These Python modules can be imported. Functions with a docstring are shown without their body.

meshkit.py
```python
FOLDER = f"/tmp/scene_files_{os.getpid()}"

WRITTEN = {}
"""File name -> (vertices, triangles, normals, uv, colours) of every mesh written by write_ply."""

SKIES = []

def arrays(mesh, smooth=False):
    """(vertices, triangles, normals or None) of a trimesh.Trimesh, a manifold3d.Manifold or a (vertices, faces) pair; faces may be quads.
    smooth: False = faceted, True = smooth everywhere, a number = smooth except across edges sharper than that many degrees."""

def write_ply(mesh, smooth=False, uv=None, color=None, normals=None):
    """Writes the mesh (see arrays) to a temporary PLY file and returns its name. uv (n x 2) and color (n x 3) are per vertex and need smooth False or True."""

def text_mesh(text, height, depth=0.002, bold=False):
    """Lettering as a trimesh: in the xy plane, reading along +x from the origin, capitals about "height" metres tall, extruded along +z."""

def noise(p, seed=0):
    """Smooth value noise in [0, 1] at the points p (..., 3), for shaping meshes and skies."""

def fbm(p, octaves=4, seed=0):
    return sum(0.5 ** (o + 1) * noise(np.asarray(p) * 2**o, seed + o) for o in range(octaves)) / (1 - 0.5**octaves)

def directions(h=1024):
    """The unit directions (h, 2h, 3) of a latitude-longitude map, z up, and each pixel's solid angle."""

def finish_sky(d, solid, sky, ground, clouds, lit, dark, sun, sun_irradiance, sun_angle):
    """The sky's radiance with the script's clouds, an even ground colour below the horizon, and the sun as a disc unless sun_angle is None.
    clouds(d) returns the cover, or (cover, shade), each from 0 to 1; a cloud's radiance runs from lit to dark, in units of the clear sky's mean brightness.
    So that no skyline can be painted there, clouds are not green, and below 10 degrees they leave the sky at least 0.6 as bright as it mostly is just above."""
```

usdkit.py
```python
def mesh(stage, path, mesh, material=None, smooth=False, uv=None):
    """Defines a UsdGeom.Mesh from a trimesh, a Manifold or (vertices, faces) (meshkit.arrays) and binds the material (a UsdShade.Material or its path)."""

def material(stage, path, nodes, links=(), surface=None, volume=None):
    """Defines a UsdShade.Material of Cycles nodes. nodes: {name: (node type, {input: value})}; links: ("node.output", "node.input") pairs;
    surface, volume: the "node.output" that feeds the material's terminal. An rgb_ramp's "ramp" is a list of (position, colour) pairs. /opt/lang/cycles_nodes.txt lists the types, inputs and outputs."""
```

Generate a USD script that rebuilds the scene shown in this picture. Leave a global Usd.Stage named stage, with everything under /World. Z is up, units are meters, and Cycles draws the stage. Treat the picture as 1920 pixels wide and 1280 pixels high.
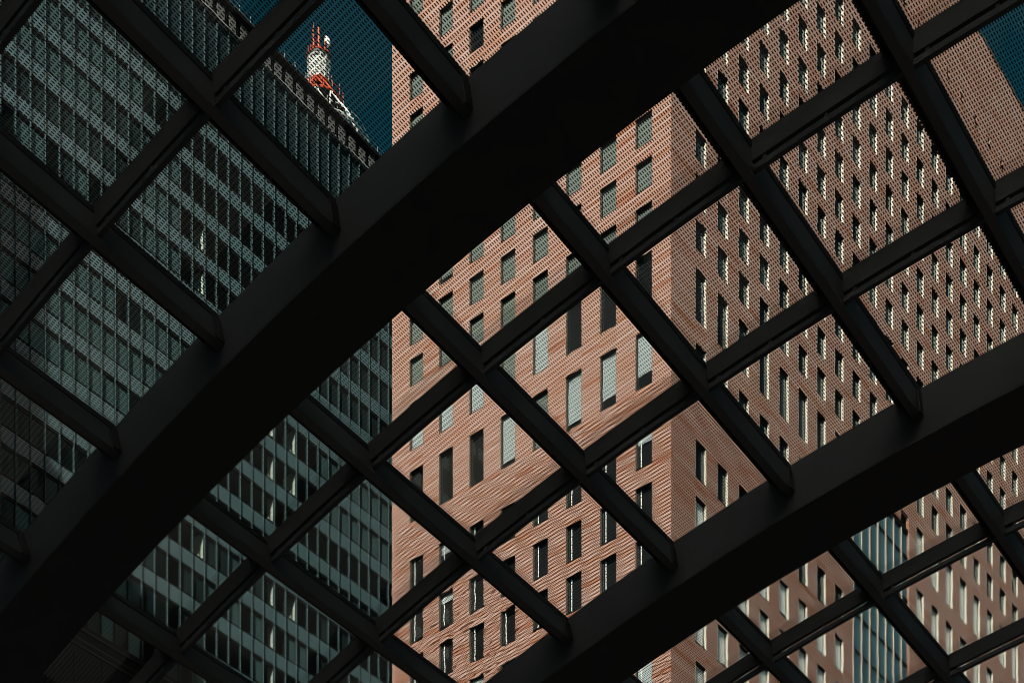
import math, random
import numpy as np
import usdkit
from pxr import Usd, UsdGeom, UsdLux, UsdShade, Gf, Sdf, Vt

stage = Usd.Stage.CreateInMemory()
UsdGeom.SetStageUpAxis(stage, 'Z')
UsdGeom.SetStageMetersPerUnit(stage, 1.0)
UsdGeom.Xform.Define(stage, '/World')
UsdGeom.Scope.Define(stage, '/World/Looks')
rng = np.random.default_rng(7)

# ---------------------------------------------------------------- camera, sky, sun, exposure
EYE = 1.6                                   # height of the lens above the plaza
F_PX, V0 = 3234.0, 3180.0                   # focal length and horizon row, in pixels of a 1920 px wide picture
cam = UsdGeom.Camera.Define(stage, '/World/camera')
cam.CreateHorizontalApertureAttr(36.0)
cam.CreateVerticalApertureAttr(24.0)
cam.CreateFocalLengthAttr(F_PX * 36.0 / 1920.0)
cam.CreateVerticalApertureOffsetAttr((V0 - 640.0) * 36.0 / 1920.0)      # rising lens: the camera stays level, so verticals stay upright
cam.CreateHorizontalApertureOffsetAttr(0.0)
cam.CreateClippingRangeAttr(Gf.Vec2f(0.1, 20000.0))
cam.AddTranslateOp().Set(Gf.Vec3d(0, 0, EYE))
cam.AddRotateXOp().Set(90.0)
cam.CreateExposureAttr(0.45)

SUN_EL = math.radians(32.0)
SUN_AZ = math.atan2(-0.2938, -0.9558)         # atan2(x, y) of the direction towards the sun
sun_dir = np.array([math.sin(SUN_AZ) * math.cos(SUN_EL), math.cos(SUN_AZ) * math.cos(SUN_EL), math.sin(SUN_EL)])
sun = UsdLux.DistantLight.Define(stage, '/World/sun')
sun.CreateIntensityAttr(1.25)
sun.CreateAngleAttr(0.5)
sun.CreateColorAttr(Gf.Vec3f(1.0, 0.90, 0.78))
sun.CreateNormalizeAttr(True)
zl = Gf.Vec3d(*map(float, sun_dir))
rot = Gf.Rotation(Gf.Vec3d(0, 0, 1), zl)
sun.AddTransformOp().Set(Gf.Matrix4d(rot, Gf.Vec3d(0, 0, 0)))

dome = UsdLux.DomeLight.Define(stage, '/World/sky')
dome.CreateIntensityAttr(1.0)
sky_mat = usdkit.material(stage, '/World/Looks/sky', {
    'sky': ('sky_texture', {'sky_type': 'single_scattering', 'sun_disc': False, 'sun_elevation': SUN_EL, 'sun_rotation': SUN_AZ % (2 * math.pi),
                            'altitude': 5000.0, 'air_density': 1.0, 'aerosol_density': 0.2, 'ozone_density': 3.0}),
    'tint': ('mix', {'mix_type': 'multiply', 'fac': 1.0, 'color2': (0.12, 0.80, 0.54)}),
    'bg': ('background_shader', {'strength': 0.05})}, [('sky.color', 'tint.color1'), ('tint.color', 'bg.color')], surface='bg.background')
UsdShade.MaterialBindingAPI.Apply(dome.GetPrim()).Bind(sky_mat)
dome.GetPrim().SetCustomDataByKey('label', 'deep teal blue cloudless sky above the towers')
dome.GetPrim().SetCustomDataByKey('category', 'sky')
dome.GetPrim().SetCustomDataByKey('kind', 'structure')

# ---------------------------------------------------------------- helpers
counts = {}


def numbered(parent, name):
    key = (parent, name)
    n = counts.get(key, 0)
    counts[key] = n + 1
    return f'{parent}/{name}' if n == 0 else f'{parent}/{name}_{n:03d}'


def thing(name, label, cat, group=None, kind=None):
    x = UsdGeom.Xform.Define(stage, numbered('/World', name))
    p = x.GetPrim()
    p.SetCustomDataByKey('label', label)
    p.SetCustomDataByKey('category', cat)
    if group:
        p.SetCustomDataByKey('group', group)
    if kind:
        p.SetCustomDataByKey('kind', kind)
    return str(p.GetPath())


QUADS = np.array([[0, 3, 2, 1], [4, 5, 6, 7], [0, 1, 5, 4], [1, 2, 6, 5], [2, 3, 7, 6], [3, 0, 4, 7]])
TRIS = np.vstack([QUADS[:, [0, 1, 2]], QUADS[:, [0, 2, 3]]])


class MB:
    """Collects boxes and other pieces, then makes ONE mesh of them."""

    def __init__(self):
        self.v, self.f, self.n, self.t = [], [], 0, []

    def add(self, v, f, tone=None):
        v = np.asarray(v, float)
        self.v.append(v)
        self.f.append(np.asarray(f, int) + self.n)
        self.n += len(v)
        self.t.append(np.full(len(v), 0.5 if tone is None else tone))
        return self

    def hexa(self, c, tone=None):
        """Eight corners: 0-3 the lower ring, 4-7 the upper one."""
        return self.add(c, TRIS, tone)

    def tube(self, pts, r, sides=6, tone=None, r1=None):
        p = np.asarray(pts, float)
        t = np.gradient(p, axis=0)
        t /= np.linalg.norm(t, axis=1, keepdims=True) + 1e-12
        up = np.where(np.abs(t[:, 2:]) < 0.9, [[0, 0, 1.0]], [[1.0, 0, 0]])
        a = np.cross(t, up)
        a /= np.linalg.norm(a, axis=1, keepdims=True)
        b = np.cross(t, a)
        g = np.arange(sides) * 2 * np.pi / sides
        rr = np.linspace(r, r if r1 is None else r1, len(p))[:, None, None]
        v = (p[:, None] + rr * (np.cos(g)[None, :, None] * a[:, None] + np.sin(g)[None, :, None] * b[:, None])).reshape(-1, 3)
        i, j = np.meshgrid(np.arange(len(p) - 1), np.arange(sides), indexing='ij')
        q = np.stack([i * sides + j, i * sides + (j + 1) % sides, (i + 1) * sides + (j + 1) % sides, (i + 1) * sides + j], -1).reshape(-1, 4)
        f = np.vstack([q[:, [0, 1, 2]], q[:, [0, 2, 3]]])
        caps = [[0, k + 1, k] for k in range(1, sides - 1)]
        o = (len(p) - 1) * sides
        caps += [[o, o + k, o + k + 1] for k in range(1, sides - 1)]
        return self.add(v, np.vstack([f, caps]), tone)

    def revolve(self, centre, prof, sides=32, tone=None):
        """prof: (radius, z) pairs."""
        g = np.arange(sides) * 2 * np.pi / sides
        pr = np.asarray(prof, float)
        v = np.stack([pr[:, 0:1] * np.cos(g), pr[:, 0:1] * np.sin(g), np.repeat(pr[:, 1:2], sides, 1)], -1).reshape(-1, 3) + np.asarray(centre)
        i, j = np.meshgrid(np.arange(len(pr) - 1), np.arange(sides), indexing='ij')
        q = np.stack([i * sides + j, i * sides + (j + 1) % sides, (i + 1) * sides + (j + 1) % sides, (i + 1) * sides + j], -1).reshape(-1, 4)
        return self.add(v, np.vstack([q[:, [0, 1, 2]], q[:, [0, 2, 3]]]), tone)

    def build(self, parent, name, mat, label=None, kind=None, toned=False, smooth=False):
        path = numbered(parent, name)
        v, f = np.vstack(self.v), np.vstack(self.f)
        m = usdkit.mesh(stage, path, (v, f), MAT[mat], smooth=smooth)
        if toned:
            UsdGeom.PrimvarsAPI(m).CreatePrimvar('tone', Sdf.ValueTypeNames.FloatArray, 'vertex').Set(Vt.FloatArray.FromNumpy(np.concatenate(self.t).astype(np.float32)))
        p = m.GetPrim()
        if label:
            p.SetCustomDataByKey('label', label)
        if kind:
            p.SetCustomDataByKey('kind', kind)
        return path


class Face:
    """A vertical facade: s runs along it, z up, d inward from its surface."""

    def __init__(self, origin, e1, n):
        self.o, self.e, self.n = np.asarray(origin, float), np.asarray(e1, float), np.asarray(n, float)
        self.flip = np.cross(self.e, -self.n)[2] < 0

    def pt(self, s, z, d):
        s, z, d = np.broadcast_arrays(s, z, d)
        return self.o + s[..., None] * self.e - d[..., None] * self.n + z[..., None] * np.array([0, 0, 1.0])

    def box(self, mb, s0, s1, z0, z1, d0, d1, tone=None):
        ring = [(s0, d0), (s1, d0), (s1, d1), (s0, d1)]
        if self.flip:
            ring = ring[::-1]
        c = [self.pt(s, z, d) for z in (z0, z1) for s, d in ring]
        mb.hexa(np.array(c), tone)
        return mb

    def sheet(self, mb, s0, s1, z0, z1, d):
        c = [self.pt(a, b, d) for a, b in ((s0, z0), (s1, z0), (s1, z1), (s0, z1))]
        out = np.dot(np.cross(np.subtract(c[1], c[0]), np.subtract(c[2], c[0])), self.n) > 0
        return mb.add(c, [[0, 1, 2], [0, 2, 3]] if out else [[0, 2, 1], [0, 3, 2]])

    def quad(self, mb, s, z, d, tone=None):
        """A thin triangle or quad sheet given by its corners."""
        v = np.array([self.pt(a, b, c) for a, b, c in zip(s, z, d)])
        mb.add(v, [[0, k, k + 1] for k in range(1, len(v) - 1)], tone)
        return mb


def pixel(p):
    return 960 + F_PX * p[..., 0] / p[..., 1], V0 - F_PX * (p[..., 2] - EYE) / p[..., 1]


# ---------------------------------------------------------------- materials
MAT = {}


def plain(name, color, rough=0.6, metallic=0.0, spec=0.5, noise=0.0, scale=3.0):
    nodes = {'p': ('principled_bsdf', {'base_color': color, 'roughness': rough, 'metallic': metallic, 'specular_ior_level': spec})}
    links = []
    if noise:
        nodes['tc'] = ('texture_coordinate', {})
        nodes['nz'] = ('noise_texture', {'scale': scale, 'detail': 5.0, 'roughness': 0.6})
        nodes['rp'] = ('rgb_ramp', {'ramp': [(0.25, tuple(c * (1 - noise) for c in color)), (0.75, tuple(min(1, c * (1 + noise)) for c in color))]})
        links = [('tc.object', 'nz.vector'), ('nz.fac', 'rp.fac'), ('rp.color', 'p.base_color')]
    MAT[name] = usdkit.material(stage, f'/World/Looks/{name}', nodes, links, surface='p.BSDF')


plain('canopy_steel', (0.0085, 0.009, 0.0105), 0.5, spec=0.25, noise=0.3, scale=2.5)
plain('purlin_steel', (0.020, 0.020, 0.0205), 0.5, spec=0.3, noise=0.3, scale=2.0)
plain('bar_steel', (0.007, 0.007, 0.0075), 0.6, spec=0.2, noise=0.2, scale=4.0)
plain('paving', (0.055, 0.054, 0.053), 0.8, noise=0.25, scale=0.8)
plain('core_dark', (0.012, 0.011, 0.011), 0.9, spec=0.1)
plain('joint_brick', (0.10, 0.055, 0.04), 0.9, spec=0.1)
plain('bronze_frame', (0.12, 0.098, 0.085), 0.5, noise=0.15)
plain('cream_metal', (0.66, 0.60, 0.53), 0.45, noise=0.08)
plain('blind_grey', (0.165, 0.19, 0.175), 0.8, noise=0.08, scale=1.5)
plain('blind_pale', (0.42, 0.47, 0.49), 0.8, noise=0.08, scale=1.5)
plain('blind_white', (0.92, 0.905, 0.89), 0.8, noise=0.05, scale=1.5)
plain('blind_teal', (0.105, 0.16, 0.163), 0.8, noise=0.15, scale=1.0)
plain('blind_deep', (0.022, 0.035, 0.037), 0.8, noise=0.2, scale=1.0)
plain('louvre_teal', (0.030, 0.052, 0.060), 0.7, noise=0.15, scale=0.5)
plain('spandrel_teal', (0.105, 0.178, 0.20), 0.4, noise=0.10, scale=0.6)
plain('mullion_teal', (0.022, 0.038, 0.043), 0.6, spec=0.2, noise=0.15)
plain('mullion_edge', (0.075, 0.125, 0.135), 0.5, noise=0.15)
plain('fascia_dark', (0.010, 0.0115, 0.012), 0.7, spec=0.08, noise=0.2)
plain('bay_blind', (0.17, 0.26, 0.295), 0.7, noise=0.35, scale=0.35)
plain('fin_cream', (0.50, 0.43, 0.37), 0.5)
plain('lower_cladding', (0.012, 0.014, 0.0145), 0.7, spec=0.1)
plain('trim_dim', (0.045, 0.047, 0.047), 0.6)
plain('panel_grey', (0.13, 0.13, 0.13), 0.7, noise=0.2)
plain('cornice_pale', (0.35, 0.38, 0.38), 0.5)
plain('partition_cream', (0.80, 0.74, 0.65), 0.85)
plain('ceiling_grey', (0.16, 0.16, 0.16), 0.9)
plain('mast_red', (0.62, 0.085, 0.03), 0.5, noise=0.15, scale=2.0)
plain('mast_white', (0.78, 0.78, 0.77), 0.5, noise=0.08, scale=2.0)
plain('mast_dark', (0.03, 0.03, 0.032), 0.6)
plain('rail_pale', (0.42, 0.45, 0.46), 0.4)

# terracotta: one tone per tile, fine grain on top
MAT['terracotta'] = usdkit.material(stage, '/World/Looks/terracotta', {
    'at': ('attribute', {'attribute': 'tone'}), 'tc': ('texture_coordinate', {}),
    'mp': ('mapping', {'scale': (0.25, 0.25, 1.6)}),
    'nz': ('noise_texture', {'scale': 1.0, 'detail': 6.0, 'roughness': 0.65}),
    'mx': ('math', {'math_type': 'multiply_add', 'value2': 0.5, 'value3': -0.25}),
    'sm': ('math', {'math_type': 'add', 'use_clamp': True}),
    'rp': ('rgb_ramp', {'ramp': [(0.0, (0.37, 0.150, 0.090)), (0.22, (0.43, 0.225, 0.165)), (0.6, (0.47, 0.285, 0.240)), (1.0, (0.53, 0.365, 0.325))]}),
    'p': ('principled_bsdf', {'roughness': 0.75, 'specular_ior_level': 0.25})},
    [('tc.object', 'mp.vector'), ('mp.vector', 'nz.vector'), ('nz.fac', 'mx.value1'), ('mx.value', 'sm.value1'), ('at.fac', 'sm.value2'),
     ('sm.value', 'rp.fac'), ('rp.color', 'p.base_color')], surface='p.BSDF')


def window_glass(name, tint, f0, mirror=(0.80, 0.93, 0.90), rough=0.0):
    """A single pane: see-through, reflecting f0 of the light head on and more at a glance."""
    MAT[name] = usdkit.material(stage, f'/World/Looks/{name}', {
        'tr': ('transparent_bsdf', {'color': tint}), 'gl': ('glossy_bsdf', {'color': mirror, 'roughness': rough}),
        'lw': ('layer_weight', {'blend': 0.5}), 'pw': ('math', {'math_type': 'power', 'value2': 5.0}),
        'ma': ('math', {'math_type': 'multiply_add', 'value2': 1.0 - f0, 'value3': f0}), 'mx': ('mix_closure', {})},
        [('lw.facing', 'pw.value1'), ('pw.value', 'ma.value1'), ('ma.value', 'mx.fac'), ('tr.BSDF', 'mx.closure1'), ('gl.BSDF', 'mx.closure2')], surface='mx.closure')


window_glass('window_glass', (0.96, 0.97, 0.965), 0.07)
window_glass('office_glass', (0.80, 0.88, 0.88), 0.025, (0.22, 0.55, 0.62))
window_glass('blue_glass', (0.75, 0.85, 0.88), 0.08)


def canopy_glass(name, wave, scale):
    """Clear roof glass, a little wavy, with a black printed dot screen on its lower side."""
    MAT[name] = usdkit.material(stage, f'/World/Looks/{name}', {
        'uv': ('uvmap', {'attribute': 'st'}), 'xy': ('separate_xyz', {}),
        'fu': ('math', {'math_type': 'fraction'}), 'fv': ('math', {'math_type': 'fraction'}),
        'du': ('math', {'math_type': 'subtract', 'value2': 0.5}), 'dv': ('math', {'math_type': 'subtract', 'value2': 0.5}),
        'au': ('math', {'math_type': 'absolute'}), 'av': ('math', {'math_type': 'absolute'}),
        'lu': ('math', {'math_type': 'less_than', 'value2': 0.215}), 'lv': ('math', {'math_type': 'less_than', 'value2': 0.345}),
        'mk': ('math', {'math_type': 'multiply'}),
        'tc': ('texture_coordinate', {}), 'nz': ('noise_texture', {'scale': scale, 'detail': 1.5, 'roughness': 0.45}),
        'bp': ('bump', {'strength': 1.0, 'distance': wave}),
        'gl': ('glass_bsdf', {'color': (0.93, 0.97, 0.96), 'roughness': 0.0, 'IOR': 1.5}),
        'ink': ('principled_bsdf', {'base_color': (0.008, 0.008, 0.008), 'roughness': 0.7, 'specular_ior_level': 0.2}),
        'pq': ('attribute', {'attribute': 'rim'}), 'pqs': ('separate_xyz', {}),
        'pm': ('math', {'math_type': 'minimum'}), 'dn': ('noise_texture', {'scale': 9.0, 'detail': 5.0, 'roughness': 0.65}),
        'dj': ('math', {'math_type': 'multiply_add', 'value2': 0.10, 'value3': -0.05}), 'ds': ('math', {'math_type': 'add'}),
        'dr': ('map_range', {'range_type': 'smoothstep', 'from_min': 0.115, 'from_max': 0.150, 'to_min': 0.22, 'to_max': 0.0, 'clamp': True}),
        'rim_brown': ('principled_bsdf', {'base_color': (0.020, 0.014, 0.010), 'roughness': 0.9, 'specular_ior_level': 0.1}),  # faint dark brown, uneven, growing towards the lower rims of each pane
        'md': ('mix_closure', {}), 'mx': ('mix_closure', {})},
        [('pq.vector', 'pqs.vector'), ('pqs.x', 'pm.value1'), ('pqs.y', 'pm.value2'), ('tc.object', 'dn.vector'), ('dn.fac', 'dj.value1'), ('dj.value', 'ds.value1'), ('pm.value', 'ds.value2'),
         ('ds.value', 'dr.value'), ('dr.result', 'md.fac'), ('gl.BSDF', 'md.closure1'), ('rim_brown.BSDF', 'md.closure2'), ('uv.UV', 'xy.vector'), ('xy.x', 'fu.value1'), ('xy.y', 'fv.value1'), ('fu.value', 'du.value1'), ('fv.value', 'dv.value1'),
         ('du.value', 'au.value1'), ('dv.value', 'av.value1'), ('au.value', 'lu.value1'), ('av.value', 'lv.value1'),
         ('lu.value', 'mk.value1'), ('lv.value', 'mk.value2'), ('tc.object', 'nz.vector'), ('nz.fac', 'bp.height'), ('bp.normal', 'gl.normal'),
         ('mk.value', 'mx.fac'), ('md.closure', 'mx.closure1'), ('ink.BSDF', 'mx.closure2')], surface='mx.closure')


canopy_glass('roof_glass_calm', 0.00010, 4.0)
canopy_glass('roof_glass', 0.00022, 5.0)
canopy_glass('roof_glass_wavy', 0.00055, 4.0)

# ---------------------------------------------------------------- ground
g = MB()
S = 6000.0
g.add([[-S, -S, 0], [S, -S, 0], [S, S, 0], [-S, S, 0]], [[0, 1, 2], [0, 2, 3]])
gp = g.build('/World', 'ground', 'paving')
stage.GetPrimAtPath(gp).SetCustomDataByKey('kind', 'structure')

# ---------------------------------------------------------------- terracotta tower
U = 135.4 / F_PX                            # metres per row unit on the corner of the tower
DL, DR = np.array([-0.7762, 0.6305, 0]), np.array([0.6305, 0.7762, 0])
NL, NR = -DR, -DL                           # outward normals of the left and right face
CORNER = np.array([(1258.3 - 960) / F_PX * 135.4, 135.4, 0])
left, right = Face(CORNER, DL, NL), Face(CORNER, DR, NR)
ROOF = 4150 * U + EYE
LEFT_END, RIGHT_END = 29.6, 76.0
Z = lambda h: h * U + EYE

rows = []                                   # (bottom, top, kind, index)
for k in range(-2, 10):
    rows.append((Z(2944 + 86 * k), Z(3001 + 86 * k), 'standard', k))
rows.append((Z(2632), Z(2737), 'tall', 1))
rows.append((Z(2488), Z(2591), 'tall', 2))
for k in range(0, 7):
    rows.append((Z(2337 - 107 * k), Z(2409 - 107 * k), 'low', k))
rows.sort()
LOWEST = Z(1560)

tower = thing('terracotta_tower', 'tall tower clad in salmon terracotta courses with two window faces meeting at a sunlit corner', 'tower')

CW = 1.614
lcols = [135.4 * (0.1294 - 0.016215 * k) / 0.6305 - CW for k in range(8)]          # near (corner) edge of each column's opening
rcols = [135.4 * (0.01989 + 0.01886 * j) / 0.7762 for j in range(22)]
CURTAIN = (rcols[8] - 0.06, rcols[11] + CW + 0.10, LOWEST - 3.0, Z(2707))
VENTS = (Z(3908), Z(3932))
DEPTH, TILE = 0.27, 0.30
tiles = MB()


def courses():
    z, out = LOWEST, []
    while z < ROOF - 0.2:
        p = 7.17 * U
        gap = 0.085 if z < Z(2475) else 0.030
        out.append((z, min(z + p - gap, ROOF)))
        z += p
    return out


# rows snapped to the courses so that heads and sills fall in a joint
COURSES = courses()
CZ = np.array([c[0] for c in COURSES])


def snap(z):
    return CZ[np.abs(CZ - z).argmin()]


rows = [(snap(b), snap(t), kind, i) for b, t, kind, i in rows]
VENTS = (snap(VENTS[0]), snap(VENTS[0]) + 7.17 * U * 3)


def openings(face_name, zc):
    """Spans of the facade that are open at height zc."""
    cols = lcols if face_name == 'left' else rcols
    out = []
    for b, t, kind, i in rows:
        if b <= zc < t:
            out = [(c, c + CW) for c in cols]
    if face_name == 'right':
        if VENTS[0] <= zc < VENTS[1]:
            out = [(c + 0.3, c + 0.85) for c in rcols]
        if CURTAIN[2] <= zc < CURTAIN[3]:
            out = [o for o in out if o[1] < CURTAIN[0] or o[0] > CURTAIN[1]] + [(CURTAIN[0], CURTAIN[1])]
    return sorted(out)


streak = {}
for face, nm, s0, s1, cols in ((left, 'left', 0.0, LEFT_END, lcols), (right, 'right', TILE + 0.002, RIGHT_END, rcols)):
    marks = sorted([c for c in cols] + [c + CW for c in cols])
    for ci, (z0, z1) in enumerate(COURSES):
        op = openings(nm, 0.5 * (z0 + z1))
        edges = [s0] + [m for m in marks if s0 < m < s1] + [s1]
        edges = sorted(set(edges + [e for o in op for e in o]))
        band = 0.5 + 0.16 * math.sin(ci * 1.7) * math.sin(ci * 0.31)
        for a, b in zip(edges[:-1], edges[1:]):
            m = 0.5 * (a + b)
            if b - a < 0.01 or any(o[0] < m < o[1] for o in op):
                continue
            tone = float(np.clip(band + rng.normal(0, 0.16) - (0.35 if rng.random() < 0.06 else 0), 0.02, 0.98))
            d = float(rng.uniform(-0.008, 0.008))
            face.box(tiles, a, b, z0, z1, d if nm == 'left' or a > s0 else 0.0, TILE, tone)
tiles.build(tower, 'terracotta_tile', 'terracotta', kind='stuff', toned=True)

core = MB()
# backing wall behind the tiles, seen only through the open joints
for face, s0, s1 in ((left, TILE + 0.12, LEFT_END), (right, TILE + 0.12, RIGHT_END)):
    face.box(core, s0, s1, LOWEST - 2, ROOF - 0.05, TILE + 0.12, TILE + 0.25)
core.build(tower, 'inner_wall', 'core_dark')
base = MB()
left.box(base, 0.0, LEFT_END, 0.0, LOWEST - 0.03, 0.0, RIGHT_END)
base.build(tower, 'lower_wall', 'terracotta', toned=True)
roof = MB()
left.box(roof, -0.05, LEFT_END + 0.05, ROOF + 0.01, ROOF + 0.25, -0.05, RIGHT_END + 0.05)
roof.build(tower, 'roof', 'bronze_frame')
back = MB()
left.box(back, LEFT_END + 0.002, LEFT_END + 0.3, LOWEST - 0.02, ROOF, 0.0, RIGHT_END)
left.box(back, 0.5, LEFT_END, LOWEST - 0.02, ROOF, RIGHT_END - 0.3, RIGHT_END)
back.build(tower, 'side_wall', 'terracotta', toned=True)


def blind_of(side, col, kind, i):
    """(material, how much of the window it covers from the top) or None."""
    r = random.Random(f'{side}{col}{kind}{i}')
    if side == 'left':
        if kind == 'standard':
            if (col, i) in ((2, 5),):
                return None
            return ('blind_grey', 1.0 if r.random() < 0.9 else 0.75)
        if kind == 'tall' and i == 1:
            return [('blind_pale', 1), ('blind_pale', 1), ('blind_pale', 1), ('blind_grey', 1), ('blind_pale', 1), None, None, None][col]
        if kind == 'tall':
            return [None, None, None, ('blind_pale', 0.86), ('blind_grey', 1), ('blind_pale', 0.85), ('blind_pale', 0.78), ('blind_pale', 0.72)][col]
        if (col, i) == (7, 4):
            return ('blind_pale', 1.0)
        return ('blind_pale', r.choice([0.22, 0.3, 0.4])) if r.random() < 0.22 else None
    if kind == 'low' and i >= 1 or kind == 'tall' and col >= 7:
        return ('blind_white', 1.0 if r.random() < 0.85 else 0.8)
    if kind == 'low' and i == 0:
        return None
    return ('blind_deep', 1.0) if r.random() < 0.55 else None


jobs = []
for side, face, cols in (('left', left, lcols), ('right', right, rcols)):
    for col, c in enumerate(cols):
        for b, t, kind, i in rows:
            if side == 'right' and CURTAIN[0] - 0.1 < c + CW / 2 < CURTAIN[1] + 0.1 and b < CURTAIN[3]:
                continue
            uu, vv = pixel(face.pt(np.array([c, c + CW]), np.array([b, t]), np.array([0, 0])))
            area = (min(uu.max(), 1920) - max(uu.min(), 0)) * (min(vv.max(), 1280) - max(vv.min(), 0))
            seen = uu.max() > 0 and uu.min() < 1920 and vv.max() > 0 and vv.min() < 1280
            jobs.append((area if seen else -1, side, face, col, c, b, t, kind, i))
jobs.sort(key=lambda j: -j[0])
far = {k: MB() for k in ('fascia_dark', 'bronze_frame', 'cream_metal', 'glass', 'blind_grey', 'blind_pale', 'blind_white', 'blind_deep')}


def window(side, face, col, c, b, t, kind, i, single):
    lining = 'bronze_frame' if side == 'left' else 'cream_metal'
    L = 0.025
    fr = MB() if single else far[lining]
    for s0, s1, z0, z1 in ((c + 0.004, c + L, b, t), (c + CW - L, c + CW - 0.004, b, t)):
        face.box(fr, s0, s1, z0 + 0.004, z1 - 0.035, -0.006, DEPTH)
    dark = MB() if single else far['fascia_dark']
    face.box(dark, c + L + 0.002, c + CW - L - 0.002, b + 0.004, b + 0.03, -0.006, DEPTH)           # sill
    face.box(dark, c + L + 0.002, c + CW - L - 0.002, t - 0.060, t - 0.035, 0.004, DEPTH)          # head
    w = 0.05                                                                                         # sash frame round the glass
    for s0, s1, z0, z1 in ((c + L + 0.003, c + L + w, b + 0.033, t - 0.063), (c + CW - L - w, c + CW - L - 0.003, b + 0.033, t - 0.063),
                           (c + L + w + 0.002, c + CW - L - w - 0.002, b + 0.033, b + 0.033 + w), (c + L + w + 0.002, c + CW - L - w - 0.002, t - 0.063 - w, t - 0.063)):
        face.box(dark, s0, s1, z0, z1, DEPTH - 0.05, DEPTH - 0.003)
    gl = MB() if single else far['glass']
    face.sheet(gl, c + L + w - 0.01, c + CW - L - w + 0.01, b + 0.06, t - 0.09, DEPTH - 0.026)
    bl = blind_of(side, col, kind, i)
    if single:
        p = fr.build(tower, 'window', lining)
        dark.build(p, 'frame', 'fascia_dark')
        gl.build(p, 'pane', 'window_glass')
    if bl:
        m = MB() if single else far[bl[0]]
        z0 = t - 0.07 - (t - b - 0.12) * bl[1]
        face.box(m, c + L + 0.012, c + CW - L - 0.012, z0, t - 0.07, DEPTH + 0.04, DEPTH + 0.052)
        if single:
            m.build(p, 'blind', bl[0])
    if side == 'left' and kind == 'low' and single:
        m = MB()
        face.box(m, c + CW - L - 0.40, c + CW - L - 0.30, b + 0.05, t - 0.09, DEPTH + 0.02, DEPTH + 0.03)
        m.build(p, 'curtain', 'blind_white')


N_SINGLE = 0
for area, *args in jobs:
    single = area > 0 and N_SINGLE < 290
    N_SINGLE += single
    window(*args, single)
holder = UsdGeom.Xform.Define(stage, tower + '/farther_windows')
for k, m in far.items():
    if m.n:
        m.build(tower + '/farther_windows', {'glass': 'pane', 'fascia_dark': 'frame', 'bronze_frame': 'dark_lining', 'cream_metal': 'pale_lining'}.get(k, k.replace('blind_', '') + '_blind'),
                'window_glass' if k == 'glass' else k, kind='stuff')
# vents under the roof
vent = 0
for c in rcols:
    m = MB()
    right.box(m, c + 0.32, c + 0.83, VENTS[0] + 0.03, VENTS[1] - 0.05, 0.20, 0.24)
    right.box(m, c + 0.305, c + 0.32, VENTS[0] + 0.01, VENTS[1] - 0.04, 0.0, 0.24)
    right.box(m, c + 0.32, c + 0.83, VENTS[0] + 0.004, VENTS[0] + 0.03, -0.12, 0.24)
    m.build(tower, 'vent', 'fascia_dark')
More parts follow.
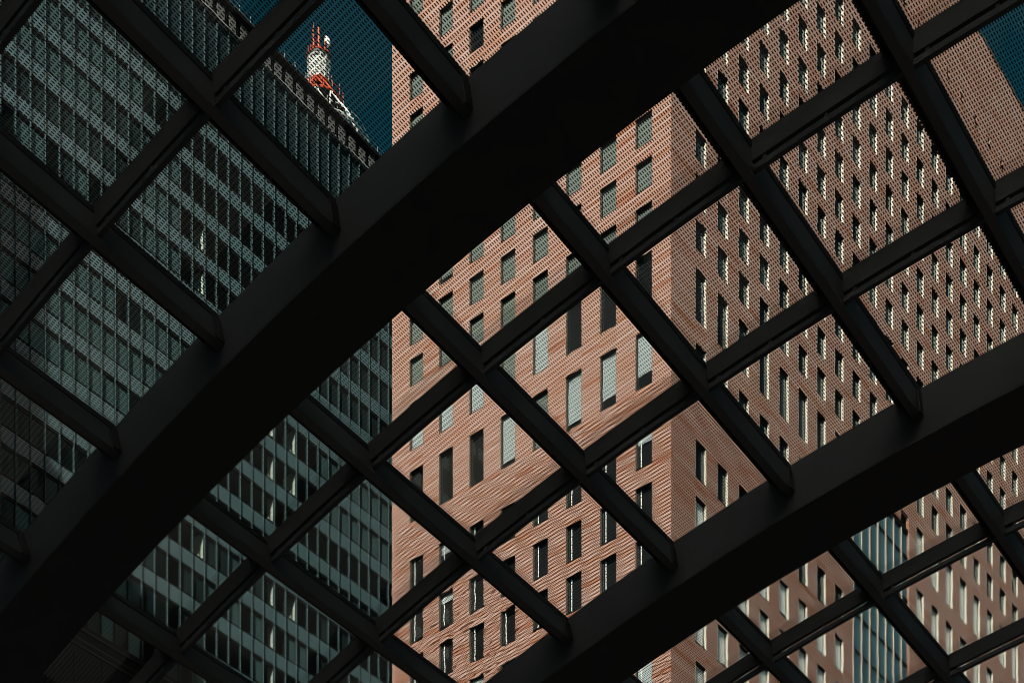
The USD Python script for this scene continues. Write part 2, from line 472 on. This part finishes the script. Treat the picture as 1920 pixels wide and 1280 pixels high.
# glazed bay with fins
s0, s1, z0, z1 = CURTAIN
cw = MB()
right.box(cw, s0 + 0.02, s1 - 0.02, z0, z1 - 0.02, 0.31, 0.34)
right.box(cw, s0 + 0.02, s1 - 0.02, z1 - 0.5, z1 - 0.02, 0.10, 0.28)
cwp = cw.build(tower, 'glazed_bay', 'fascia_dark')
nf = 7
fs = np.linspace(s0 + 0.2, s1 - 0.1, nf + 1)
levels = [Z(h) for h in (2640, 2540, 2455, 2390, 2310, 2215, 2120, 2010, 1900, 1790, 1680)]
zl_ = [z1 - 0.5] + [z for z in levels if z0 < z < z1 - 0.6] + [z0]
for q in range(nf):
    m = MB()
    right.box(m, fs[q] + 0.17, fs[q] + 0.23, z0, z1 - 0.52, 0.02, 0.13)
    m.build(tower, 'glazing_fin', 'fin_cream')
ed = [s0 + 0.03] + [f + 0.2 for f in fs[:nf]] + [s1 - 0.03]
for q in range(len(ed) - 1):
    for za, zb in zip(zl_[:-1], zl_[1:]):
        if abs(za - zb) < 0.3:
            continue
        m = MB()
        right.sheet(m, ed[q] + 0.03, ed[q + 1] - 0.03, zb + 0.11, za - 0.11, 0.15)
        p = m.build(tower, 'bay_pane', 'blue_glass')
        m = MB()
        right.box(m, ed[q] + 0.02, ed[q + 1] - 0.02, zb + 0.1, za - 0.1, 0.26, 0.28)
        m.build(p, 'blind', 'bay_blind')
for zb in zl_[1:-1]:
    m = MB()
    right.box(m, s0 + 0.03, s1 - 0.03, zb - 0.10, zb + 0.10, 0.135, 0.24)
    m.build(tower, 'bay_transom', 'fascia_dark')

# ---------------------------------------------------------------- glass office tower
Y4 = 157.8
DT = np.array([(3543.4 - 960) / F_PX, 1.0, 0])
DT /= np.linalg.norm(DT)
NT = np.array([DT[1], -DT[0], 0])
office_o = np.array([(400 - 960) / F_PX * Y4, Y4, 0])
office = Face(office_o, DT, NT)
UT = Y4 / F_PX
ZT = lambda h: h * UT + EYE
MOD = Y4 * 0.00716717 / DT[1]
S_OF = lambda k: Y4 * (0.894434 - 1 + 0.00716717 * k) / DT[1]
K0, K1 = -6, 32.7                           # modules from beyond the left edge of the view to the tower's end
off = thing('glass_office_tower', 'dark teal curtain wall office tower with pale spandrel bands and a railed roof edge', 'tower')
NB = range(-1, 13)
band = {n: (ZT(2909 - 82 * n), ZT(2909 - 82 * n + 28)) for n in NB}
LEDGE = ZT(1850)
TOPGLASS, PARAPET = ZT(3150), ZT(3203)
sA, sB = S_OF(K0), S_OF(K1)
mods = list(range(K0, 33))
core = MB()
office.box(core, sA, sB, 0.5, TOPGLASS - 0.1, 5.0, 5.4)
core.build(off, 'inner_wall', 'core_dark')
shell = MB()
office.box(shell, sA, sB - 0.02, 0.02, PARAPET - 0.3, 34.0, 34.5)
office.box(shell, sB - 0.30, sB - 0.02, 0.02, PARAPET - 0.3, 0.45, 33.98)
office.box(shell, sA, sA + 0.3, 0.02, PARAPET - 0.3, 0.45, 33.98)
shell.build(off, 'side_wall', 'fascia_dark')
for n in NB:
    b, t = band[n]
    if b > LEDGE:
        m = MB()
        office.box(m, sA + 0.35, sB - 0.35, b + 0.10, t - 0.05, 0.16, 4.98)
        m.build(off, 'floor_slab', 'ceiling_grey')
for z in (ZT(3060), ZT(3140)):
    m = MB()
    office.box(m, sA + 0.35, sB - 0.35, z - 0.3, z, 0.16, 4.98)
    m.build(off, 'floor_slab', 'ceiling_grey')
# vertical fins on every module line
for k in mods:
    s = S_OF(k)
    m = MB()
    office.box(m, s - 0.06, s + 0.06, LEDGE + 0.3, TOPGLASS - 0.02, -0.02, 0.15)
    p = m.build(off, 'mullion', 'mullion_teal')
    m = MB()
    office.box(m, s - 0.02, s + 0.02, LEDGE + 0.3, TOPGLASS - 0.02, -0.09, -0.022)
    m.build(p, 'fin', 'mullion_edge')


def blind_teal(n, k):
    r = random.Random(f't{n},{k}').random()
    if n in (5, 6):
        if k < 13 or k >= 24:
            return None if (n == 5 and k in (7, 8)) else ('blind_teal', 1.0)
        return None
    if n in (0, 1, 2, 3, 4):
        if k >= 12:
            return None if k < 23 else ('blind_deep', 1.0)
        if n == 0:
            return None if k in (9, 10) else ('blind_teal', 1.0)
        if n == 1:
            return ('blind_deep', 1.0) if 6 <= k < 9 else ('blind_teal', 1.0)
        if n == 2:
            return ('blind_deep', 1.0) if k < 9 else ('blind_teal', 1.0)
        if n == 3:
            return ('blind_teal', 1.0) if k in (0, 1, 4, 9, 10, 11) else (('blind_deep', 1.0) if r < 0.7 else None)
        return ('blind_teal', 1.0) if k in (8, 9, 10) or k < 2 else ('blind_deep', 1.0)
    if n == 7:
        return ('blind_teal', 1.0) if k < 8 else None
    if k > 23 and n == 8:
        return ('blind_deep', 1.0)
    if n == -1:
        return ('blind_deep', 1.0)
    return ('blind_teal', 1.0) if r < 0.12 else (('blind_deep', 1.0) if r < 0.3 else None)


pieces = []
for n in NB:
    b, t = band[n]
    if b < LEDGE + 0.3:
        continue
    for k in mods[:-1]:
        a0, a1 = S_OF(k) + 0.065, S_OF(k + 1) - 0.065
        m0 = band[n + 1][1] if n + 1 in band else LEDGE
        for kind, z0, z1 in (('spandrel', b, t), ('window', max(m0, LEDGE + 0.3), b)):
            if z1 - z0 < 0.5:
                continue
            uu, vv = pixel(office.pt(np.array([a0, a1]), np.array([z0, z1]), np.array([0, 0])))
            seen = uu.max() > 0 and uu.min() < 1920 and vv.max() > 0 and vv.min() < 1280 and uu.min() < 745
            pieces.append((seen * (uu[1] - uu[0]) * abs(vv[1] - vv[0]), kind, n, k, a0, a1, z0, z1))
pieces.sort(key=lambda p: -p[0])
lim = {'spandrel': 0, 'window': 0}
rest = {'spandrel_teal': MB(), 'office_glass': MB(), 'blind_teal': MB(), 'blind_deep': MB(), 'fascia_dark': MB()}
for area, kind, n, k, a0, a1, z0, z1 in pieces:
    single = area > 0 and lim[kind] < 295
    lim[kind] += single
    if kind == 'spandrel':
        m = MB() if single else rest['spandrel_teal']
        office.box(m, a0, a1, z0 + 0.03, z1 - 0.03, 0.03 + 0.004 * (k % 3), 0.10)
        if single:
            m.build(off, 'spandrel_panel', 'spandrel_teal')
        continue
    fr = MB() if single else rest['fascia_dark']
    office.box(fr, a0, a1, z0 + 0.002, z0 + 0.16, 0.045, 0.14)
    office.box(fr, a0, a1, z1 - 0.34, z1 - 0.002, 0.050, 0.14)
    gl = MB() if single else rest['office_glass']
    office.sheet(gl, a0 + 0.002, a1 - 0.002, z0 + 0.162, z1 - 0.342, 0.078)
    if single:
        p = fr.build(off, 'window', 'fascia_dark')
        gl.build(p, 'pane', 'office_glass')
    bl = blind_teal(n, k)
    if bl:
        m = MB() if single else rest[bl[0]]
        office.box(m, a0 - 0.03, a1 + 0.03, z0 + 0.05, z1 - 0.05, 0.152, 0.158)
        if single:
            m.build(p, 'blind', bl[0])
UsdGeom.Xform.Define(stage, off + '/farther_cladding')
for mk, m in rest.items():
    if m.n:
        m.build(off + '/farther_cladding', {'spandrel_teal': 'spandrel', 'office_glass': 'pane', 'fascia_dark': 'frame'}.get(mk, mk.replace('blind_', '') + '_blind'), mk, kind='stuff')
# plain dark glass of the two top storeys
for k in mods[:-1]:
    a0, a1 = S_OF(k) + 0.065, S_OF(k + 1) - 0.065
    m = MB()
    office.sheet(m, a0, a1, band[-1][1] + 0.05, TOPGLASS - 0.05, 0.068)
    p = m.build(off, 'louvre_glass', 'office_glass')
    m = MB()
    office.box(m, a0, a1, band[-1][1] + 0.05, TOPGLASS - 0.05, 0.145, 0.155)
    m.build(p, 'backing', 'louvre_teal')
# partitions whose edges catch the sun through the windows
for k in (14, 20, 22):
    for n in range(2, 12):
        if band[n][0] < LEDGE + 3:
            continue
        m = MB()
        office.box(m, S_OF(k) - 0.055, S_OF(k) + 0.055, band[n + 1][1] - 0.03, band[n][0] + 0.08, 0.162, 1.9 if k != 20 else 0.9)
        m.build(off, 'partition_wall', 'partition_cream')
# roof edge: pale cornice line, recessed grey panels between dark fins, coping, railing
m = MB()
office.box(m, sA, sB, TOPGLASS, TOPGLASS + 0.10, -0.22, 0.30)
m.build(off, 'cornice', 'cornice_pale')
m = MB()
office.box(m, sA, sB, TOPGLASS + 0.12, PARAPET - 0.26, 0.85, 1.1)
m.build(off, 'parapet_wall', 'fascia_dark')
for k in mods[:-1]:
    m = MB()
    office.box(m, S_OF(k) + 0.25, S_OF(k) + 0.25 + MOD * 0.58, TOPGLASS + 0.30, PARAPET - 0.55, 0.16, 0.24)
    m.build(off, 'parapet_panel', 'panel_grey')
    m = MB()
    office.box(m, S_OF(k) - 0.05, S_OF(k) + 0.05, TOPGLASS + 0.12, PARAPET - 0.25, 0.26, 0.84)
    m.build(off, 'parapet_fin', 'fascia_dark')
m = MB()
office.box(m, sA, sB, PARAPET - 0.24, PARAPET, -0.15, 34.4)
m.build(off, 'roof', 'fascia_dark')
m = MB()
office.box(m, sA, sB, PARAPET + 0.01, PARAPET + 0.06, -0.18, 0.10)
m.build(off, 'coping', 'bronze_frame')
for k in mods + [32.6]:
    m = MB()
    m.tube([office.pt(S_OF(k), PARAPET + 0.02, 0.15), office.pt(S_OF(k), PARAPET + 1.05, 0.15)], 0.028)
    m.build(off, 'railing_post', 'rail_pale')
for zz in (0.55, 1.04):
    m = MB()
    m.tube([office.pt(sA, PARAPET + zz, 0.15), office.pt(sB - 0.12, PARAPET + zz, 0.15), office.pt(sB - 0.12, PARAPET + zz, 20.0)], 0.018)
    m.build(off, 'railing_rail', 'rail_pale')
# ledge and blank wall below the lowest storey
m = MB()
office.box(m, sA, sB, LEDGE - 0.1, LEDGE + 0.28, -0.55, 0.6)
office.box(m, sA, sB, LEDGE - 1.3, LEDGE - 0.12, -0.15, 0.6)
m.build(off, 'ledge', 'fascia_dark')
for zz, dd in ((LEDGE - 0.14, -0.60), (LEDGE - 0.75, -0.2), (LEDGE - 1.32, -0.2)):
    m = MB()
    office.box(m, sA, sB, zz - 0.05, zz + 0.03, dd, dd + 0.04)
    m.build(off, 'ledge_trim', 'trim_dim')
for k in range(K0, 33, 2):
    m = MB()
    office.box(m, S_OF(k) + 0.03, min(S_OF(k + 2), sB) - 0.03, 0.1, LEDGE - 1.4, 0.0, 0.3)
    m.build(off, 'lower_panel', 'lower_cladding')

# ---------------------------------------------------------------- block out of view on the left, whose shadow lies on the office tower
near = thing('neighbouring_block', 'plain dark block out of view at the left, shading the foot of the office tower', 'building')
n1 = 25.0
sE, zE = S_OF(0.2) - 2.60 * n1, ZT(2170) + 1.72 * n1
m = MB()
office.box(m, sE - 30, sE, 0.02, zE, -n1 - 45, -n1)
p = m.build(near, 'lower_wing', 'fascia_dark')
m = MB()
office.box(m, sE - 31, sE - 0.8, zE + 0.01, ZT(2640) + 1.72 * n1, -n1 - 2.0, -n1)
m.build(near, 'stair_tower', 'fascia_dark')

# ---------------------------------------------------------------- red and white mast on the office roof
mast = thing('antenna_mast', 'red and white telecom mast with a ribbed white drum standing on the office tower roof', 'antenna mast')
MY = 192.0
mx = (598 - 960) / F_PX * MY
zc = lambda v, y=MY: (V0 - v) * y / F_PX + EYE
MC = np.array([mx, MY, 0])


def ring(z, r, tube_r, mat, name, sides=40, parent=mast):
    g_ = np.linspace(0, 2 * np.pi, sides + 1)
    m_ = MB()
    m_.tube(np.stack([mx + r * np.cos(g_), MY + r * np.sin(g_), np.full(sides + 1, z)], -1), tube_r, 6)
    return m_.build(parent, name, mat, smooth=40)


Rt, Rb = 1.32, 1.15
zt, zb = zc(91, MY - Rt), zc(140, MY - Rb)
m = MB()
m.revolve(MC, [(0.0, zb), (Rb - 0.12, zb), (Rt - 0.12, zt), (0.0, zt)], 40)
drum = m.build(mast, 'drum', 'mast_white', smooth=40)
for i in range(8):
    q = i / 7
    m = MB()
    g_ = np.linspace(0, 2 * np.pi, 41)
    r_ = Rb + (Rt - Rb) * q
    m.tube(np.stack([mx + r_ * np.cos(g_), MY + r_ * np.sin(g_), np.full(41, zb + 0.1 + (zt - zb - 0.5) * q)], -1), 0.055, 6)
    m.build(drum, 'hoop', 'mast_white', smooth=40)
for i in range(12):
    g_ = i * np.pi / 6 + 0.2
    m = MB()
    m.tube([MC + [Rb * math.cos(g_), Rb * math.sin(g_), zb], MC + [Rt * math.cos(g_), Rt * math.sin(g_), zt]], 0.06, 6)
    m.build(drum, 'stave', 'mast_white')
m = MB()
m.revolve(MC, [(Rt - 0.02, zt - 0.30), (Rt + 0.06, zt - 0.30), (Rt + 0.06, zt - 0.02), (Rt - 0.02, zt - 0.02)], 40)
m.build(mast, 'top_band', 'mast_dark', smooth=40)
ring(zt + 0.06, Rt + 0.06, 0.09, 'mast_red', 'top_ring')
m = MB()
m.revolve(MC, [(0.05, zb - 0.30), (Rb * 0.85, zb - 0.30), (Rb + 0.02, zb - 0.05), (Rb - 0.1, zb - 0.02), (0.05, zb - 0.02)], 40)
disc = m.build(mast, 'base_disc', 'mast_red', smooth=40)
for rr in (0.35, 0.65, 0.9):
    g_ = np.linspace(0, 2 * np.pi, 33)
    m = MB()
    m.tube(np.stack([mx + rr * np.cos(g_), MY + rr * np.sin(g_), np.full(33, zb - 0.33)], -1), 0.04, 5)
    m.build(disc, 'hoop', 'mast_dark', smooth=40)
# antennas standing on the top ring
for g_, dx, h, r0, mat in ((1.7, 0.0, 4.6, 0.26, 'mast_red'), (0.75, 0.0, 2.6, 0.09, 'mast_red'), (2.6, 0, 1.3, 0.04, 'mast_red'), (3.3, 0, 1.5, 0.05, 'mast_red'),
                           (-0.4, 0, 1.2, 0.05, 'mast_red'), (-2.3, 0, 1.1, 0.05, 'mast_red'), (4.3, 0, 3.0, 0.11, 'mast_red'), (-0.9, 0, 1.8, 0.07, 'mast_red')):
    x, y = mx + Rt * 0.9 * math.cos(g_), MY + Rt * 0.9 * math.sin(g_)
    m = MB()
    m.tube([[x, y, zt + 0.05], [x, y, zt + h * 0.45], [x, y, zt + h * 0.5], [x, y, zt + h]], r0, 7, r1=r0 * 0.35)
    p = m.build(mast, 'antenna_rod', mat, smooth=40)
    if h > 2.5:
        m = MB()
        for q in range(5):
            zz = zt + h * (0.2 + 0.13 * q)
            m.tube([[x - 0.22, y, zz], [x + 0.22, y, zz]], 0.03, 5)
        m.build(p, 'dipole', mat)
for ox, oz in ((0.95, 1.35), (1.18, 1.05)):
    m = MB()
    m.revolve([mx + ox, MY - 0.9, 0], [(0.02, zt + oz - 0.30), (0.20, zt + oz - 0.28), (0.24, zt + oz), (0.20, zt + oz + 0.28), (0.02, zt + oz + 0.32)], 14)
    m.build(mast, 'white_antenna', 'mast_white', smooth=40)
# platforms below the drum, larger and larger
p2z = zc(160, MY - 2.7)
ring(p2z, 2.7, 0.11, 'mast_red', 'red_platform_ring')
ring(p2z + 0.9, 2.7, 0.035, 'mast_red', 'red_guard_rail')
m = MB()
m.revolve(MC, [(0.6, p2z - 0.1), (2.65, p2z - 0.1), (2.65, p2z + 0.0), (0.6, p2z + 0.0)], 40)
m.build(mast, 'red_platform', 'mast_dark')
for i in range(14):
    g_ = i * 2 * np.pi / 14
    m = MB()
    m.tube([MC + [2.7 * math.cos(g_), 2.7 * math.sin(g_), p2z], MC + [2.7 * math.cos(g_), 2.7 * math.sin(g_), p2z + 1.6]], 0.04, 5)
    m.build(mast, 'guard_post', 'mast_red')
p3z = zc(198, MY - 5.6)
ring(p3z, 5.6, 0.16, 'mast_white', 'white_platform_ring')
ring(p3z - 0.8, 5.2, 0.12, 'mast_white', 'white_platform_ring')
ring(p3z + 0.9, 5.6, 0.04, 'mast_white', 'white_guard_rail')
for i in range(10):
    g0, g1 = i * np.pi / 5, (i + 0.5) * np.pi / 5
    m = MB()
    m.tube([MC + [5.6 * math.cos(g0), 5.6 * math.sin(g0), p3z], MC + [2.6 * math.cos(g1), 2.6 * math.sin(g1), p2z]], 0.09, 6)
    m.tube([MC + [2.6 * math.cos(g1), 2.6 * math.sin(g1), p2z], MC + [5.6 * math.cos(g0 + np.pi / 5), 5.6 * math.sin(g0 + np.pi / 5), p3z]], 0.09, 6)
    m.build(mast, 'white_brace', 'mast_white')
    m = MB()
    m.tube([MC + [2.5 * math.cos(g0), 2.5 * math.sin(g0), p2z], MC + [1.0 * math.cos(g1), 1.0 * math.sin(g1), zb - 0.2]], 0.08, 6)
    m.tube([MC + [1.0 * math.cos(g1), 1.0 * math.sin(g1), zb - 0.2], MC + [2.5 * math.cos(g0 + np.pi / 5), 2.5 * math.sin(g0 + np.pi / 5), p2z]], 0.08, 6)
    m.build(mast, 'red_brace', 'mast_red')
    m = MB()
    m.tube([MC + [5.4 * math.cos(g0), 5.4 * math.sin(g0), p3z], MC + [6.4 * math.cos(g0), 6.4 * math.sin(g0), PARAPET]], 0.14, 6)
    m.tube([MC + [5.4 * math.cos(g0), 5.4 * math.sin(g0), p3z], MC + [6.4 * math.cos(g0 + np.pi / 5), 6.4 * math.sin(g0 + np.pi / 5), PARAPET]], 0.08, 6)
    m.build(mast, 'mast_leg', 'mast_white')
m = MB()
m.revolve(MC, [(0.6, PARAPET), (0.6, zb - 0.3)], 16)
m.build(mast, 'core_tube', 'mast_dark')

# ---------------------------------------------------------------- glazed canopy over the viewer
R0 = 14.6
CA, CB = np.array([0.60229, 0.79828, 0]), np.array([0.79828, -0.60229, 0])      # along the vault, across it
CCB, CCZ, CR = -0.32587 * R0, -0.9450 * R0, 1.79256 * R0
canopy = thing('glazed_canopy', 'black steel barrel vault of arched ribs and purlins holding panes printed with a dash screen', 'canopy')
UP = np.array([0, 0, 1.0])


def vault(a, th, r, tan=0.0):
    """A point: a along the axis, th the angle from the crown, r metres outside the frame line, tan metres along the curve."""
    b = CCB - (CR + r) * math.sin(th) - tan * math.cos(th)
    z = CCZ + (CR + r) * math.cos(th) - tan * math.sin(th)
    return a * CA + b * CB + (z + EYE) * UP


def bar(mb, a0, a1, th, t0, t1, r0, r1):
    """A straight member along the vault."""
    c = [vault(a, th, r, t) for r in (r0, r1) for a, t in ((a0, t0), (a0, t1), (a1, t1), (a1, t0))]
    mb.hexa(np.array(c))


def arc(mb, a0, a1, th0, th1, r0, r1, n):
    """A curved member across the vault."""
    ths = np.linspace(th0, th1, n + 1)
    v = np.array([vault(a, t, r) for t in ths for a, r in ((a0, r0), (a1, r0), (a1, r1), (a0, r1))])
    f = []
    for i in range(n):
        for j in range(4):
            p, q = 4 * i + j, 4 * i + (j + 1) % 4
            f += [[p, q, q + 4], [p, q + 4, p + 4]]
    f += [[0, 2, 1], [0, 3, 2], [4 * n, 4 * n + 1, 4 * n + 2], [4 * n, 4 * n + 2, 4 * n + 3]]
    mb.add(v, f)


RIBS = [0.698 * R0, 1.050 * R0]
RW, RD = 0.70, 0.41
TH = [0.0272 + 0.05245 * i for i in range(-4, 10)]
TRANS = [0.4245, 0.514, 0.606, 0.827, 0.937, 1.193, 1.317, 1.441]
for a in RIBS:
    m = MB()
    arc(m, a, a + RW, -1.085, 1.085, -RD, 0.055, 72)
    p = m.build(canopy, 'arch_rib', 'canopy_steel', smooth=30)
    m = MB()
    arc(m, a - 0.012, a + RW + 0.012, -1.085, 1.085, -RD - 0.022, -RD - 0.001, 72)
    m.build(p, 'lower_flange', 'bar_steel', smooth=30)
SPANS = [(0.400 * R0, RIBS[0] - 0.004), (RIBS[0] + RW + 0.004, RIBS[1] - 0.004), (RIBS[1] + RW + 0.004, 1.47 * R0)]
for th in TH:
    for a0, a1 in SPANS:
        m = MB()
        bar(m, a0, a1, th, -0.112, 0.125, -0.002, 0.058)
        p = m.build(canopy, 'purlin', 'bar_steel')
        m = MB()
        bar(m, a0, a1, th, -0.105, -0.030, -0.235, -0.004)
        m.build(p, 'stem', 'purlin_steel')
        m = MB()
        bar(m, a0, a1, th, 0.095, 0.115, -0.025, -0.004)
        bar(m, a0, a1, th, 0.045, 0.060, -0.020, -0.004)
        m.build(p, 'gasket', 'bar_steel')
    for a in RIBS:
        m = MB()
        for t in (-0.122, -0.025):
            bar(m, a - 0.09, a - 0.005, th, t, t + 0.014, -0.225, -0.01)
        m.build(canopy, 'cleat', 'bar_steel')
for i in range(len(TH) - 1):
    t0, t1 = TH[i] + 0.0053, TH[i + 1] - 0.0045
    e0, e1 = TH[i] - 0.029 / CR, TH[i + 1] - 0.106 / CR
    for a in TRANS:
        a *= R0
        m = MB()
        arc(m, a, a + 0.042, t0, t1, -0.003, 0.058, 3)
        arc(m, a, a + 0.042, e0, e1, -0.118, -0.0035, 3)
        p = m.build(canopy, 'glazing_bar', 'bar_steel')
        m = MB()
        arc(m, a, a + 0.042, e0, e1, -0.203, -0.156, 3)
        for tt in (e0 + 0.004, 0.5 * (e0 + e1), e1 - 0.004):
            arc(m, a + 0.012, a + 0.033, tt - 0.0006, tt + 0.0006, -0.156, -0.118, 1)
        m.build(p, 'lower_rod', 'canopy_steel')
LINES = [0.4260] + [t + 0.0015 for t in TRANS[1:3]] + [RIBS[0] / R0 + 0.024] + [t + 0.0015 for t in TRANS[3:5]] + [RIBS[1] / R0 + 0.024] + [t + 0.0015 for t in TRANS[5:]]
PA, PB = 0.0430, 0.0205
prng = random.Random(5)
for i in range(len(TH) - 1):
    for j in range(len(LINES) - 1):
        a0, a1 = LINES[j] * R0 + 0.006, LINES[j + 1] * R0 - 0.006
        t0, t1 = TH[i] + 0.0004, TH[i + 1] - 0.0004
        g0, g1 = 0.060, 0.076
        lo = [vault(a0, t0, g0), vault(a0, t1, g0), vault(a1, t1, g0), vault(a1, t0, g0)]
        hi = [vault(a0, t0, g1), vault(a0, t1, g1), vault(a1, t1, g1), vault(a1, t0, g1)]
        v = np.array(lo + lo + hi)
        uv = np.zeros((12, 2))
        for q, (a, t) in enumerate(((a0, t0), (a0, t1), (a1, t1), (a1, t0))):
            uv[q] = (200 + (t - TH[i]) * CR / PB, 50 + (a - a0) / PA)
        nrm = np.cross(v[1] - v[0], v[2] - v[0])
        f = [[0, 1, 2], [0, 2, 3]]
        if np.dot(nrm, v[8] - v[0]) > 0:
            f = [[0, 2, 1], [0, 3, 2]]
        top = [[8, 10, 9], [8, 11, 10]] if f[0] == [0, 1, 2] else [[8, 9, 10], [8, 10, 11]]
        side = []
        for q in range(4):
            p, r = 4 + q, 4 + (q + 1) % 4
            P, Q = 8 + q, 8 + (q + 1) % 4
            side += [[p, P, r], [r, P, Q]] if f[0] == [0, 1, 2] else [[p, r, P], [r, Q, P]]
        wavy = prng.random()
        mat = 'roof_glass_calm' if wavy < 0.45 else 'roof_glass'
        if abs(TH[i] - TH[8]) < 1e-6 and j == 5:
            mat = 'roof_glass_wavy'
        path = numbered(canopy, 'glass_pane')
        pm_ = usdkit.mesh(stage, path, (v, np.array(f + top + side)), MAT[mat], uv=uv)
        L1, L2 = (t1 - t0) * CR, a1 - a0                            # metres to the lower rims; the other faces get no brown
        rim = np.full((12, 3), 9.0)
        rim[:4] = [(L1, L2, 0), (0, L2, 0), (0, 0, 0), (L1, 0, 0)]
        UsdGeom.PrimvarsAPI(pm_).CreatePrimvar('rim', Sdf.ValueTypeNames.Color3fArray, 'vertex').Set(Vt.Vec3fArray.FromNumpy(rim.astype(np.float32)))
